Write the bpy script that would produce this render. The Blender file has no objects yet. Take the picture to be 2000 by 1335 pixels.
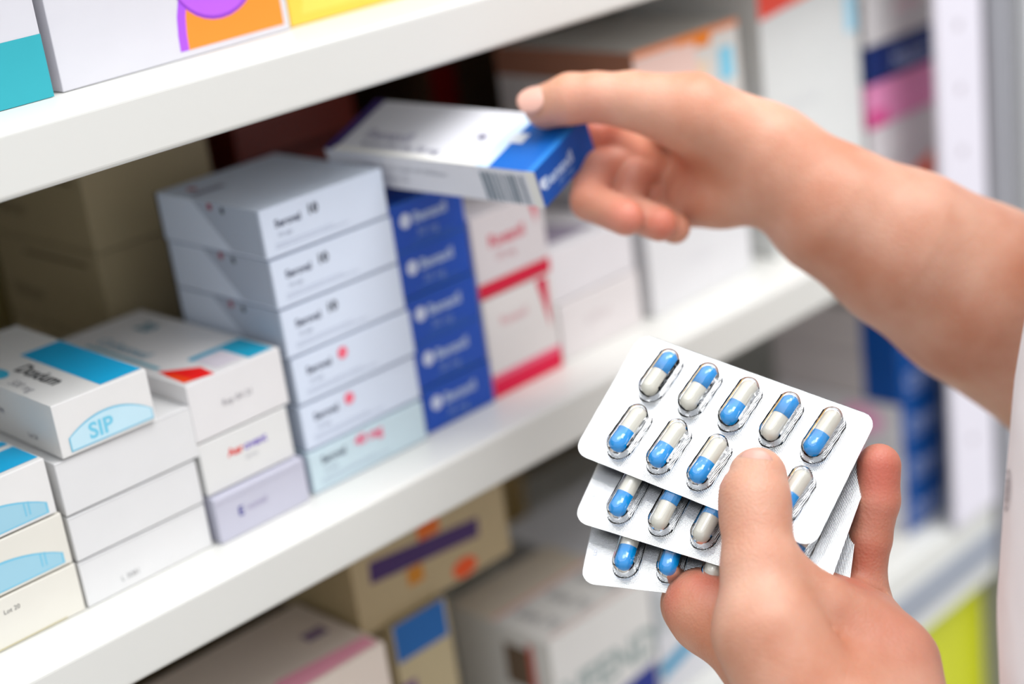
import bpy, bmesh, math, random
import numpy as np
from mathutils import Vector, Matrix

# ------------------------------------------------------------------ camera, world, lamps, exposure
S = bpy.context.scene
COL = S.collection
FPX = 3238.0
ROT = np.array([[0.70211, -0.70029, -0.12896],      # rows: picture right, picture down, forward; columns: world x, y, z
                [-0.33340, -0.16328, -0.92854],
                [0.62919, 0.69493, -0.34812]])
CAM = np.array([0.0, -0.518, 0.299])

def at(px, py, d):
    """World point seen at a pixel of the 2000 x 1335 frame, d metres in front of the camera."""
    return CAM + ROT.T @ (np.array([(px - 1000) / FPX, (py - 667.5) / FPX, 1.0]) * d)

cd = bpy.data.cameras.new('camera')
cam = bpy.data.objects.new('camera', cd)
COL.objects.link(cam)
r, dn, fw = ROT
cam.matrix_world = Matrix([[r[0], -dn[0], -fw[0], CAM[0]], [r[1], -dn[1], -fw[1], CAM[1]], [r[2], -dn[2], -fw[2], CAM[2]], [0, 0, 0, 1]])
cd.sensor_width = 36.0
cd.lens = FPX / 2000 * 36.0
cd.clip_start = 0.02
cd.dof.use_dof = True
cd.dof.focus_distance = 0.590
cd.dof.aperture_fstop = 3.4
S.camera = cam

S.view_settings.view_transform = 'Standard'
S.view_settings.look = 'None'
S.view_settings.gamma = 1.0
S.view_settings.exposure = 0.10
S.view_settings.use_curve_mapping = False

W = bpy.data.worlds.new('store_light'); S.world = W; W.use_nodes = True
nt_ = W.node_tree
bg = nt_.nodes['Background']                       # a bright store: white ceiling, pale aisles, darker floor
wt = nt_.nodes.new('ShaderNodeTexCoord'); ws = nt_.nodes.new('ShaderNodeSeparateXYZ'); wr = nt_.nodes.new('ShaderNodeValToRGB')
wm = nt_.nodes.new('ShaderNodeMapRange'); wm.inputs['From Min'].default_value = -1; wm.inputs['From Max'].default_value = 1
nt_.links.new(wt.outputs['Generated'], ws.inputs[0]); nt_.links.new(ws.outputs['Z'], wm.inputs['Value']); nt_.links.new(wm.outputs[0], wr.inputs['Fac'])
e = wr.color_ramp.elements
e[0].position = 0.30; e[0].color = (0.36, 0.33, 0.29, 1)
e[1].position = 0.50; e[1].color = (0.78, 0.81, 0.86, 1)
e2 = e.new(0.75); e2.color = (0.96, 1.0, 1.06, 1)
nt_.links.new(wr.outputs['Color'], bg.inputs[0])
bg.inputs[1].default_value = 1.0

def area(name, loc, target, sx, sy, power, color):
    ld = bpy.data.lights.new(name, 'AREA'); ld.shape = 'RECTANGLE'; ld.size = sx; ld.size_y = sy
    ld.energy = power; ld.color = color
    o = bpy.data.objects.new(name, ld); COL.objects.link(o); o.location = loc
    o.rotation_euler = (Vector(target) - Vector(loc)).to_track_quat('-Z', 'Y').to_euler()
    return o
area('ceiling_light_panel', (0.05, -0.32, 2.1), (0.06, -0.31, 0.0), 0.9, 0.9, 13, (1.0, 0.99, 0.98))
area('ceiling_light_panel', (1.15, -1.10, 2.1), (1.00, -0.85, 0.0), 1.3, 1.5, 50, (1.0, 0.99, 0.98))

# ------------------------------------------------------------------ materials
def lin(c):
    return tuple(((v / 255.0) / 12.92 if v / 255.0 <= 0.04045 else ((v / 255.0 + 0.055) / 1.055) ** 2.4) for v in c) + (1.0,)

MATS = {}
def mat(name, rgb, rough=0.5, metal=0.0, spec=0.5, noise=0.0, nscale=60.0, coat=0.0, bump=0.0):
    """A plain surface with a slight procedural mottling."""
    if name in MATS: return MATS[name]
    m = bpy.data.materials.new(name); m.use_nodes = True
    nt = m.node_tree; b = nt.nodes['Principled BSDF']
    c = lin(rgb)
    b.inputs['Base Color'].default_value = c
    b.inputs['Roughness'].default_value = rough
    b.inputs['Metallic'].default_value = metal
    b.inputs['Specular IOR Level'].default_value = spec
    b.inputs['Coat Weight'].default_value = coat
    tc = nt.nodes.new('ShaderNodeTexCoord')
    nz = nt.nodes.new('ShaderNodeTexNoise'); nz.inputs['Scale'].default_value = nscale; nz.inputs['Detail'].default_value = 3
    nt.links.new(tc.outputs['Object'], nz.inputs['Vector'])
    mx = nt.nodes.new('ShaderNodeMix'); mx.data_type = 'RGBA'
    k = max(noise, 0.03)
    mx.inputs['A'].default_value = tuple(v * (1 - k) for v in c[:3]) + (1,)
    mx.inputs['B'].default_value = tuple(min(1, v * (1 + k)) for v in c[:3]) + (1,)
    nt.links.new(nz.outputs['Fac'], mx.inputs['Factor'])
    nt.links.new(mx.outputs['Result'], b.inputs['Base Color'])
    if bump > 0:
        bp = nt.nodes.new('ShaderNodeBump'); bp.inputs['Strength'].default_value = bump; bp.inputs['Distance'].default_value = 0.001
        nt.links.new(nz.outputs['Fac'], bp.inputs['Height']); nt.links.new(bp.outputs['Normal'], b.inputs['Normal'])
    MATS[name] = m
    return m

def ink(rgb):
    return mat('ink_%02x%02x%02x' % rgb, rgb, 0.45, spec=0.25)

WHITE = (243, 242, 240)
M_LIP = mat('enamelled_shelf_white', (217, 217, 212), 0.35, noise=0.01, nscale=8)
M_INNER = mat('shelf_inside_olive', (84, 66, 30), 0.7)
M_GREY = mat('grey_metal', (150, 150, 156), 0.4, 0.3)

def skin_material():
    m = bpy.data.materials.new('skin'); m.use_nodes = True
    nt = m.node_tree; b = nt.nodes['Principled BSDF']
    tc = nt.nodes.new('ShaderNodeTexCoord')
    n1 = nt.nodes.new('ShaderNodeTexNoise'); n1.inputs['Scale'].default_value = 28; n1.inputs['Detail'].default_value = 4
    n2 = nt.nodes.new('ShaderNodeTexNoise'); n2.inputs['Scale'].default_value = 420; n2.inputs['Detail'].default_value = 3
    vo = nt.nodes.new('ShaderNodeTexVoronoi'); vo.inputs['Scale'].default_value = 900
    for n in (n1, n2, vo): nt.links.new(tc.outputs['Object'], n.inputs['Vector'])
    at_ = nt.nodes.new('ShaderNodeAttribute'); at_.attribute_name = 'flush'
    rmp = nt.nodes.new('ShaderNodeValToRGB')
    rmp.color_ramp.elements[0].position = 0.3; rmp.color_ramp.elements[0].color = lin((200, 134, 104))
    rmp.color_ramp.elements[1].position = 0.7; rmp.color_ramp.elements[1].color = lin((222, 174, 150))
    nt.links.new(n1.outputs['Fac'], rmp.inputs['Fac'])
    mx = nt.nodes.new('ShaderNodeMix'); mx.data_type = 'RGBA'
    mx.inputs['B'].default_value = lin((206, 96, 78))
    nt.links.new(rmp.outputs['Color'], mx.inputs['A']); nt.links.new(at_.outputs['Fac'], mx.inputs['Factor'])
    nt.links.new(mx.outputs['Result'], b.inputs['Base Color'])
    b.inputs['Roughness'].default_value = 0.48
    b.inputs['Subsurface Weight'].default_value = 0.55
    b.inputs['Subsurface Radius'].default_value = (1.0, 0.32, 0.16)
    b.inputs['Subsurface Scale'].default_value = 0.006
    ad = nt.nodes.new('ShaderNodeMath'); ad.operation = 'MULTIPLY_ADD'; ad.inputs[1].default_value = 0.6
    nt.links.new(n2.outputs['Fac'], ad.inputs[0]); nt.links.new(vo.outputs['Distance'], ad.inputs[2])
    bp = nt.nodes.new('ShaderNodeBump'); bp.inputs['Strength'].default_value = 0.28; bp.inputs['Distance'].default_value = 0.0006
    nt.links.new(ad.outputs[0], bp.inputs['Height']); nt.links.new(bp.outputs['Normal'], b.inputs['Normal'])
    return m
M_SKIN = skin_material()

def foil_material(name, knurl):
    m = bpy.data.materials.new(name); m.use_nodes = True
    nt = m.node_tree; b = nt.nodes['Principled BSDF']
    b.inputs['Base Color'].default_value = (0.97, 0.975, 0.985, 1); b.inputs['Metallic'].default_value = 0.92
    b.inputs['Roughness'].default_value = 0.16
    tc = nt.nodes.new('ShaderNodeTexCoord')
    mp = nt.nodes.new('ShaderNodeMapping'); mp.inputs['Rotation'].default_value = (0, 0, math.radians(45))
    nt.links.new(tc.outputs['Object'], mp.inputs['Vector'])
    sp = nt.nodes.new('ShaderNodeSeparateXYZ'); nt.links.new(mp.outputs['Vector'], sp.inputs[0])
    def sn(o):
        a = nt.nodes.new('ShaderNodeMath'); a.operation = 'MULTIPLY'; a.inputs[1].default_value = 2 * math.pi / 0.00075
        nt.links.new(o, a.inputs[0])
        s = nt.nodes.new('ShaderNodeMath'); s.operation = 'SINE'; nt.links.new(a.outputs[0], s.inputs[0]); return s
    s1, s2 = sn(sp.outputs['X']), sn(sp.outputs['Y'])
    pr = nt.nodes.new('ShaderNodeMath'); pr.operation = 'MULTIPLY'
    nt.links.new(s1.outputs[0], pr.inputs[0]); nt.links.new(s2.outputs[0], pr.inputs[1])
    bp = nt.nodes.new('ShaderNodeBump'); bp.inputs['Strength'].default_value = knurl; bp.inputs['Distance'].default_value = 0.00006
    nt.links.new(pr.outputs[0], bp.inputs['Height']); nt.links.new(bp.outputs['Normal'], b.inputs['Normal'])
    return m
M_FOIL = foil_material('knurled_aluminium_foil', 0.8)

def clear_plastic():
    m = bpy.data.materials.new('clear_plastic_film'); m.use_nodes = True
    nt = m.node_tree; nt.nodes.remove(nt.nodes['Principled BSDF'])
    out = nt.nodes['Material Output']
    tr = nt.nodes.new('ShaderNodeBsdfTransparent'); tr.inputs[0].default_value = (0.985, 0.988, 0.99, 1)
    gl = nt.nodes.new('ShaderNodeBsdfGlossy'); gl.inputs['Roughness'].default_value = 0.03
    fr = nt.nodes.new('ShaderNodeFresnel'); fr.inputs['IOR'].default_value = 1.33
    tc = nt.nodes.new('ShaderNodeTexCoord'); nz = nt.nodes.new('ShaderNodeTexNoise'); nz.inputs['Scale'].default_value = 260
    nt.links.new(tc.outputs['Object'], nz.inputs['Vector'])
    bp = nt.nodes.new('ShaderNodeBump'); bp.inputs['Strength'].default_value = 0.12; bp.inputs['Distance'].default_value = 0.0005
    nt.links.new(nz.outputs['Fac'], bp.inputs['Height'])
    nt.links.new(bp.outputs['Normal'], gl.inputs['Normal']); nt.links.new(bp.outputs['Normal'], fr.inputs['Normal'])
    mx = nt.nodes.new('ShaderNodeMixShader')
    nt.links.new(fr.outputs[0], mx.inputs[0]); nt.links.new(tr.outputs[0], mx.inputs[1]); nt.links.new(gl.outputs[0], mx.inputs[2])
    nt.links.new(mx.outputs[0], out.inputs['Surface'])
    return m
M_CLEAR = clear_plastic()
M_CAPBLUE = mat('capsule_blue_gelatine', (0, 142, 218), 0.12, spec=0.5, coat=1.0)
M_CAPCREAM = mat('capsule_cream_gelatine', (206, 203, 190), 0.2, spec=0.5, coat=1.0)
M_NAIL = mat('fingernail', (222, 172, 156), 0.35)

def cloth_material():
    m = mat('white_coat_cotton', (240, 236, 238), 0.85)
    nt = m.node_tree; b = nt.nodes['Principled BSDF']
    tc = nt.nodes.new('ShaderNodeTexCoord')
    nz = nt.nodes.new('ShaderNodeTexNoise'); nz.inputs['Scale'].default_value = 1300; nz.inputs['Detail'].default_value = 2
    n2 = nt.nodes.new('ShaderNodeTexNoise'); n2.inputs['Scale'].default_value = 24; n2.inputs['Detail'].default_value = 2
    nt.links.new(tc.outputs['Object'], nz.inputs['Vector']); nt.links.new(tc.outputs['Object'], n2.inputs['Vector'])
    b1 = nt.nodes.new('ShaderNodeBump'); b1.inputs['Strength'].default_value = 0.35; b1.inputs['Distance'].default_value = 0.0006
    b2 = nt.nodes.new('ShaderNodeBump'); b2.inputs['Strength'].default_value = 0.5; b2.inputs['Distance'].default_value = 0.006
    nt.links.new(nz.outputs['Fac'], b1.inputs['Height']); nt.links.new(n2.outputs['Fac'], b2.inputs['Height'])
    nt.links.new(b2.outputs['Normal'], b1.inputs['Normal']); nt.links.new(b1.outputs['Normal'], b.inputs['Normal'])
    return m
M_COAT = cloth_material()

# ------------------------------------------------------------------ object helpers
def link(name, me, parent=None, mw=None):
    o = bpy.data.objects.new(name, me); COL.objects.link(o)
    if parent is not None: o.parent = parent
    if mw is not None: o.matrix_world = mw
    return o

def tag(o, label=None, cat=None, group=None, kind=None):
    if label: o['label'] = label
    if cat: o['category'] = cat
    if group: o['group'] = group
    if kind: o['kind'] = kind
    return o

def finish(name, bm, mats, parent=None, smooth=False):
    me = bpy.data.meshes.new(name); bm.to_mesh(me); bm.free()
    for m in mats: me.materials.append(m)
    if smooth:
        for p in me.polygons: p.use_smooth = True
    return link(name, me, parent)

def add_box(bm, x0, y0, z0, x1, y1, z1, mi=0, bevel=0.0):
    vs = [bm.verts.new((x, y, z)) for x in (x0, x1) for y in (y0, y1) for z in (z0, z1)]
    q = [(0, 1, 3, 2), (4, 6, 7, 5), (0, 4, 5, 1), (2, 3, 7, 6), (0, 2, 6, 4), (1, 5, 7, 3)]
    fs = [bm.faces.new([vs[i] for i in f]) for f in q]
    for f in fs: f.material_index = mi
    if bevel > 0:
        es = list({e for f in fs for e in f.edges})
        rr = bmesh.ops.bevel(bm, geom=es, offset=bevel, segments=2, affect='EDGES', profile=0.6)
        for f in rr['faces']: f.material_index = mi

TXT = {}
def text_polys(s, bold=False):
    """Vertices and faces of a word, 1 unit high, origin at its left baseline."""
    if (s, bold) in TXT: return TXT[(s, bold)]
    cu = bpy.data.curves.new('t', 'FONT'); cu.body = s; cu.size = 1.0
    cu.offset = 0.03 if bold else 0.0; cu.resolution_u = 3
    o = bpy.data.objects.new('t', cu); COL.objects.link(o)
    dg = bpy.context.evaluated_depsgraph_get(); dg.update()
    ev = o.evaluated_get(dg); me = ev.to_mesh()
    V = [(v.co.x, v.co.y) for v in me.vertices]; Fc = [tuple(p.vertices) for p in me.polygons]
    ev.to_mesh_clear(); bpy.data.objects.remove(o); bpy.data.curves.remove(cu)
    TXT[(s, bold)] = (V, Fc)
    return V, Fc

def carton(name, loc, size, rz=0.0, base=WHITE, prints=(), mw=None, bevel=0.0005, parent=None):
    """A closed carton, origin at the front left bottom corner; x right along the shelf, y into it, z up.
    prints: (face, kind, ...) in metres from the lower left corner of that face, as seen from outside."""
    sx, sy, sz = size
    if min(base) > 205 and base != gbase: base = tuple(int(c * 0.945) for c in base)     # uncoated board is a little greyer than paper white
    sz -= 0.0005                                           # a hair of air between a box and what it stands on
    bm = bmesh.new(); add_box(bm, 0, 0, 0, sx, sy, sz, 0, bevel)
    mats = [mat('carton_%02x%02x%02x' % base, base, 0.42)]
    def mi(rgb):
        m = ink(rgb)
        if m not in mats: mats.append(m)
        return mats.index(m)
    fr = {'front': ((0, 0, 0), (1, 0, 0), (0, 0, 1), (0, -1, 0)), 'right': ((sx, 0, 0), (0, 1, 0), (0, 0, 1), (1, 0, 0)),
          'left': ((0, sy, 0), (0, -1, 0), (0, 0, 1), (-1, 0, 0)), 'top': ((0, 0, sz), (1, 0, 0), (0, 1, 0), (0, 0, 1))}
    lay = 0
    for pr in prints:
        face, kind = pr[0], pr[1]
        O, U, Vv, N = [Vector(a) for a in fr[face]]
        lay += 1
        off = 0.00006 + 0.00002 * lay
        P = lambda u, v: O + U * u + Vv * v + N * off
        def poly(pts, m):
            f = bm.faces.new([bm.verts.new(P(*p)) for p in pts]); f.material_index = m
            f.normal_update()
            if f.normal.dot(N) < 0: f.normal_flip()
        if kind == 'rect':
            u0, v0, u1, v1, c = pr[2:]; poly([(u0, v0), (u1, v0), (u1, v1), (u0, v1)], mi(c))
        elif kind == 'poly':
            poly(pr[2], mi(pr[3]))
        elif kind == 'ell':
            u, v, a, b, c = pr[2:]; poly([(u + a * math.cos(t * math.pi / 16), v + b * math.sin(t * math.pi / 16)) for t in range(32)], mi(c))
        elif kind == 'text' or kind == 'bold':
            s, u, v, h, c = pr[2:7]; ang = pr[7] if len(pr) > 7 else 0.0
            VV, FF = text_polys(s, kind == 'bold'); ca, sa = math.cos(ang), math.sin(ang); m = mi(c)
            vs = [bm.verts.new(P(u + h * (x * ca - y * sa), v + h * (x * sa + y * ca))) for x, y in VV]
            for f in FF:
                try:
                    q = bm.faces.new([vs[i] for i in f]); q.material_index = m
                    q.normal_update()
                    if q.normal.dot(N) < 0: q.normal_flip()
                except ValueError: pass
        elif kind == 'bars':
            u0, v0, u1, v1, c = pr[2:]; rnd = random.Random(5); u = u0; m = mi(c)
            while u < u1:
                w = rnd.choice((0.0005, 0.0009, 0.0014)); poly([(u, v0), (min(u + w, u1), v0), (min(u + w, u1), v1), (u, v1)], m); u += w + rnd.choice((0.0005, 0.0008, 0.0013))
    o = finish(name, bm, mats, parent)
    if mw is not None: o.matrix_world = mw
    else: o.location = (loc[0], loc[1], loc[2] + 0.00025); o.rotation_euler = (0, 0, rz)
    return o

gbase = (216, 226, 242)
def shelf_box(label, group, loc, size, rz=0.0, base=WHITE, prints=(), name='medicine_box', cat='box', **k):
    return tag(carton(name, loc, size, rz, base, prints, **k), label, cat, group)

# ------------------------------------------------------------------ the setting
def slab(name, x0, y0, z0, x1, y1, z1, m):
    bm = bmesh.new(); add_box(bm, x0, y0, z0, x1, y1, z1)
    return tag(finish(name, bm, [m]), kind='structure')
slab('floor', -3, -4, -1.30, 4, 0.6, -1.25, mat('vinyl_floor', (190, 186, 178), 0.35, noise=0.05, nscale=3))
slab('wall_back', -3, 0.50, -1.25, 4, 0.56, 1.2, mat('painted_wall', (226, 224, 220), 0.8))

# ------------------------------------------------------------------ shelving unit
unit = link('shelving_unit', None); unit.location = (0.4, 0.2, -1.25)
tag(unit, 'white open shelving unit with deep front lips, filled with medicine boxes', 'shelf')
bpy.context.view_layer.update()
inv = unit.matrix_world.inverted()
def upart(name, bm, mats, parent=None, smooth=False):
    bmesh.ops.transform(bm, matrix=inv, verts=bm.verts)
    return finish(name, bm, mats, parent or unit, smooth)
X0, X1, YB = -0.10, 0.8725, 0.30
M_STRIP = mat('lip_shade_grey', (150, 156, 168), 0.5)
for zt, zl, yb in ((0.193, 0.0235, YB), (0.0, 0.0235, YB), (-0.215, 0.057, YB), (-0.60, 0.03, YB)):
    bm = bmesh.new(); add_box(bm, X0, 0.0125, zt - 0.018, X1, yb, zt)
    sh = upart('shelf_board', bm, [M_LIP])
    bm = bmesh.new()                                     # rolled front lip: a rounded profile drawn along x
    r_ = 0.0022; prof = []
    for c, a0 in (((r_, zt - r_), 90), ((r_, zt - zl + r_), 180)):
        for k in range(6):
            a = math.radians(a0 + k * 18); prof.append((c[0] + r_ * math.cos(a), c[1] + r_ * math.sin(a)))
    prof += [(0.0125, zt - zl), (0.0125, zt)]
    A = [bm.verts.new((X0, y, z)) for y, z in prof]; B = [bm.verts.new((X1, y, z)) for y, z in prof]
    n = len(prof)
    for i in range(n): bm.faces.new((A[i], A[(i + 1) % n], B[(i + 1) % n], B[i]))
    bm.faces.new(A[::-1]); bm.faces.new(B)
    bmesh.ops.recalc_face_normals(bm, faces=bm.faces)
    upart('front_lip', bm, [M_LIP], sh)
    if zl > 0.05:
        bm = bmesh.new(); add_box(bm, X0, -0.0012, zt - 0.043, X1, 0.0002, zt - 0.021); upart('lip_shade_strip', bm, [M_STRIP], sh)  # shaded band of the tall lip, painted as a grey strip
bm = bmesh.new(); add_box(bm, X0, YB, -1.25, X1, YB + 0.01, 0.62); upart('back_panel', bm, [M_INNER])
bm = bmesh.new(); add_box(bm, X0 - 0.02, 0.0, -1.25, X0, YB + 0.01, 0.62); upart('side_panel', bm, [M_LIP])
bm = bmesh.new(); add_box(bm, X1, 0.010, -1.25, X1 + 0.012, YB + 0.01, 0.62, 0, 0.001); upart('side_panel', bm, [M_LIP])
bm = bmesh.new()                                          # pale perforated post in front, standing on the lower lip
add_box(bm, 0.8205, -0.0040, -0.2145, 0.8690, -0.0005, 0.62, 0, 0.0008)
for k in range(20):
    bmesh.ops.create_circle(bm, cap_ends=True, segments=16, radius=0.0032, matrix=Matrix.Translation((0.843, -0.00405, -0.16 + k * 0.0375)) @ Matrix.Rotation(math.pi / 2, 4, 'X'))
    for f in bm.faces[-1:]: f.material_index = 1
upart('upright_post', bm, [mat('pale_lilac_enamel', (226, 222, 232), 0.4), ink((186, 178, 186))])
bm = bmesh.new()
add_box(bm, 0.8735, -0.006, -1.25, 0.9010, 0.008, 0.62, 0, 0.002)
add_box(bm, 0.8860, -0.0064, -1.25, 0.8885, -0.0058, 0.62, 1)
upart('upright_post', bm, [M_GREY, ink((176, 176, 184))])

# a second white unit stands to the right of it
bm = bmesh.new(); add_box(bm, 0.914, -0.01, -1.25, 1.46, 0.42, 0.62, 0, 0.004)
for k in range(4): add_box(bm, 0.934, -0.014, -1.0 + k * 0.38, 1.44, -0.008, -0.97 + k * 0.38, 0, 0.001)
tag(finish('storage_cabinet', bm, [mat('cabinet_white', (228, 230, 232), 0.4)]), 'pale cabinet standing just right of the grey upright post', 'cabinet')

# ------------------------------------------------------------------ upper shelf
Z1 = 0.193
TEAL = (52, 164, 176)
shelf_box('white box with a teal band along its bottom, leftmost on the upper shelf', 'boxes on the upper shelf', (0.19, 0.0335, Z1), (0.103, 0.12, 0.10), base=(218, 217, 224),
          prints=[('front', 'rect', 0.0, 0.0, 0.103, 0.023, TEAL), ('front', 'rect', 0.004, 0.0018, 0.04, 0.0022, (200, 240, 240))])
shelf_box('large white box with an orange corner and purple disc, on the upper shelf', 'boxes on the upper shelf', (0.298, 0.0355, Z1), (0.108, 0.12, 0.10), rz=0.02, base=(218, 217, 224), prints=[
    ('front', 'poly', [(0.0535 + 0.0, 0.0028), (0.105, 0.0028), (0.105, 0.055)] + [(0.105 - 0.0515 * math.sin(a), 0.052 * (math.cos(a)) * 0.0 + 0.0028 + 0.052 * math.cos(a) ** 0.9) for a in (0.4, 0.7, 0.95, 1.15, 1.35, 1.48)], (168, 84, 226)),
    ('front', 'poly', [(0.0575, 0.0028), (0.105, 0.0028), (0.105, 0.053)] + [(0.105 - 0.0475 * math.sin(a), 0.0028 + 0.050 * math.cos(a) ** 0.9) for a in (0.4, 0.7, 0.95, 1.15, 1.35, 1.48)], (240, 140, 48)),
    ('front', 'ell', 0.0755, 0.0320, 0.0215, 0.0205, (140, 62, 190)), ('front', 'ell', 0.0755, 0.0330, 0.0210, 0.0200, (180, 92, 222)),
    ('front', 'ell', 0.0745, 0.0340, 0.0065, 0.0062, (230, 190, 250))])
shelf_box('bright yellow box standing right of the white and orange box', 'boxes on the upper shelf', (0.4085, 0.0405, Z1), (0.12, 0.12, 0.10), base=(240, 196, 70),
          prints=[('front', 'poly', [(0.006, 0.004), (0.11, 0.004), (0.11, 0.09), (0.03, 0.09)], (244, 206, 92))])

# ------------------------------------------------------------------ middle shelf, stacks from left to right
Y = 0.0275
CY = (22, 166, 216); PALE = (158, 204, 222); PALE2 = (126, 196, 222)
def lens(u0, u1, v0, v1):          # pale blue half-lens print along the bottom of a front
    n = 14; pts = [(u0, v0)]
    for i in range(n + 1):
        t = i / n; pts.append((u0 + (u1 - u0) * t, v0 + (v1 - v0) * math.sin(math.pi * min(1, 0.12 + t * 0.80)) ** 0.7))
    pts.append((u1, v0)); return pts
def lens_prints(w):
    return [('front', 'poly', lens(0.010, w - 0.003, 0.0012, 0.0128), PALE2), ('front', 'poly', lens(0.0115, w - 0.004, 0.0018, 0.0118), PALE),
            ('front', 'bold', 'SIP', 0.026, 0.0036, 0.0085, PALE2), ('front', 'text', 'll', w - 0.013, 0.0036, 0.008, PALE2)]
GA = 'medicine boxes stacked at the left end of the middle shelf'
CREAM = (240, 236, 226)
shelf_box('cream box with small print, lowest of the leftmost stack', GA, (0.188, Y, 0.0), (0.0660, 0.105, 0.0208), base=CREAM,
          prints=[('front', 'text', 'Lot 20', 0.034, 0.0135, 0.0026, (90, 90, 90)), ('front', 'text', 'EXP 08', 0.022, 0.0085, 0.0026, (110, 110, 110)), ('front', 'rect', 0.0, 0.0006, 0.058, 0.0010, (196, 184, 130)), ('front', 'text', 'tab', 0.026, 0.003, 0.0026, (110, 110, 110))])
shelf_box('box with pale blue lens print, middle of the leftmost stack', GA, (0.187, Y, 0.0212), (0.0665, 0.105, 0.0215), base=CREAM, prints=lens_prints(0.0665))
shelf_box('white box with cyan striped top, topmost of the leftmost stack', GA, (0.186, Y, 0.0431), (0.0662, 0.105, 0.0230), base=WHITE,
          prints=lens_prints(0.0662) + [('top', 'rect', 0.0, 0.003, 0.0655, 0.022, CY), ('top', 'rect', 0.0, 0.026, 0.0655, 0.031, CY), ('top', 'text', 'ml', 0.045, 0.010, 0.004, WHITE)])
GB = 'white boxes in the second stack from the left'
for z, h, x, w, lb, pr in ((0.0, 0.0197, 0.2553, 0.0590, 'plain white box with a tiny code, lowest of the second stack from the left', [('front', 'text', 'L 3081', 0.016, 0.004, 0.0032, (150, 150, 150))]),
                           (0.0200, 0.0190, 0.2555, 0.0590, 'plain white box, second from below in the second stack from the left', []),
                           (0.0394, 0.0225, 0.2556, 0.0615, 'plain white box directly under the white box with the cyan striped top', [])):
    shelf_box(lb, GB, (x, Y, z), (w, 0.100, h), base=(238, 238, 238), prints=pr + [('front', 'rect', 0.0004, h - 0.0012, w - 0.0004, h - 0.0008, (206, 206, 206)), ('left', 'text', 'batch', 0.06, 0.008, 0.003, (150, 150, 150))])
shelf_box('white box with a cyan stripe and black word on top, topmost of the second stack', GB, (0.2592, Y - 0.001, 0.0623), (0.0415, 0.105, 0.0222), rz=-0.02, base=WHITE, prints=[
    ('top', 'rect', 0.0225, 0.002, 0.0408, 0.066, CY), ('top', 'bold', 'Doxium', 0.0120, 0.052, 0.0098, (40, 44, 48), -math.pi / 2),
    ('top', 'text', '500 mg', 0.003, 0.040, 0.006, (150, 150, 156), -math.pi / 2), ('top', 'ell', 0.006, 0.055, 0.004, 0.008, (60, 180, 216)), ('left', 'text', 'capsules', 0.050, 0.010, 0.004, (90, 94, 120)),
    ('left', 'text', 'Lot 24', 0.080, 0.004, 0.003, (110, 110, 120)),
    ('front', 'poly', lens(0.004, 0.0405, 0.0014, 0.0128), PALE2), ('front', 'poly', lens(0.0046, 0.0400, 0.0020, 0.0120), (196, 228, 240)), ('front', 'bold', 'SIP', 0.0125, 0.0035, 0.0088, (120, 200, 226))])
GP = 'boxes in the third stack from the left'
shelf_box('pale violet box with a small dark blue mark, lowest of the third stack', GP, (0.3170, Y - 0.003, 0.0), (0.0465, 0.09, 0.0206), base=(206, 206, 222),
          prints=[('front', 'bold', 'E', 0.0105, 0.0085, 0.0055, (54, 50, 140)), ('front', 'text', 'vomel', 0.0150, 0.0092, 0.0042, (150, 140, 176)), ('front', 'rect', 0.0, 0.017, 0.046, 0.0173, (186, 184, 200))])
shelf_box('white box with a red and violet printed name, middle of the third stack', GP, (0.3170, Y, 0.0210), (0.0450, 0.092, 0.0232), base=(240, 240, 238),
          prints=[('front', 'bold', 'Aer', 0.0130, 0.0125, 0.0050, (222, 40, 30)), ('front', 'bold', 'ovent', 0.0212, 0.0125, 0.0050, (120, 100, 190)), ('front', 'text', 'spray', 0.021, 0.0085, 0.0030, (190, 190, 195))])
shelf_box('white box with red square and turquoise bars on top, topmost of the third stack', GP, (0.3172, Y, 0.0446), (0.0470, 0.105, 0.0256), base=(242, 240, 240), prints=[
    ('top', 'poly', [(0.002, 0.004), (0.0150, 0.001), (0.0165, 0.013), (0.004, 0.026)], (236, 20, 20)), ('top', 'poly', [(0.002, 0.004), (0.0065, 0.003), (0.006, 0.016), (0.003, 0.020)], (240, 70, 20)),
    ('top', 'rect', 0.0330, 0.002, 0.0455, 0.024, (22, 160, 196)), ('top', 'rect', 0.0185, 0.022, 0.0455, 0.026, (22, 160, 196)), ('top', 'rect', 0.019, 0.005, 0.032, 0.021, (214, 206, 216)),
    ('top', 'text', 'Carbomed', 0.0100, 0.0850, 0.0090, (40, 140, 170), -math.pi / 2), ('top', 'rect', 0.005, 0.028, 0.007, 0.085, (90, 170, 190)), ('top', 'bold', '20', 0.030, 0.085, 0.011, (50, 130, 150), -math.pi / 2),
    ('front', 'text', 'Exp 04 21', 0.0150, 0.0110, 0.0038, (160, 156, 160)), ('left', 'text', 'med', 0.080, 0.012, 0.004, (220, 170, 170))])
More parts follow.
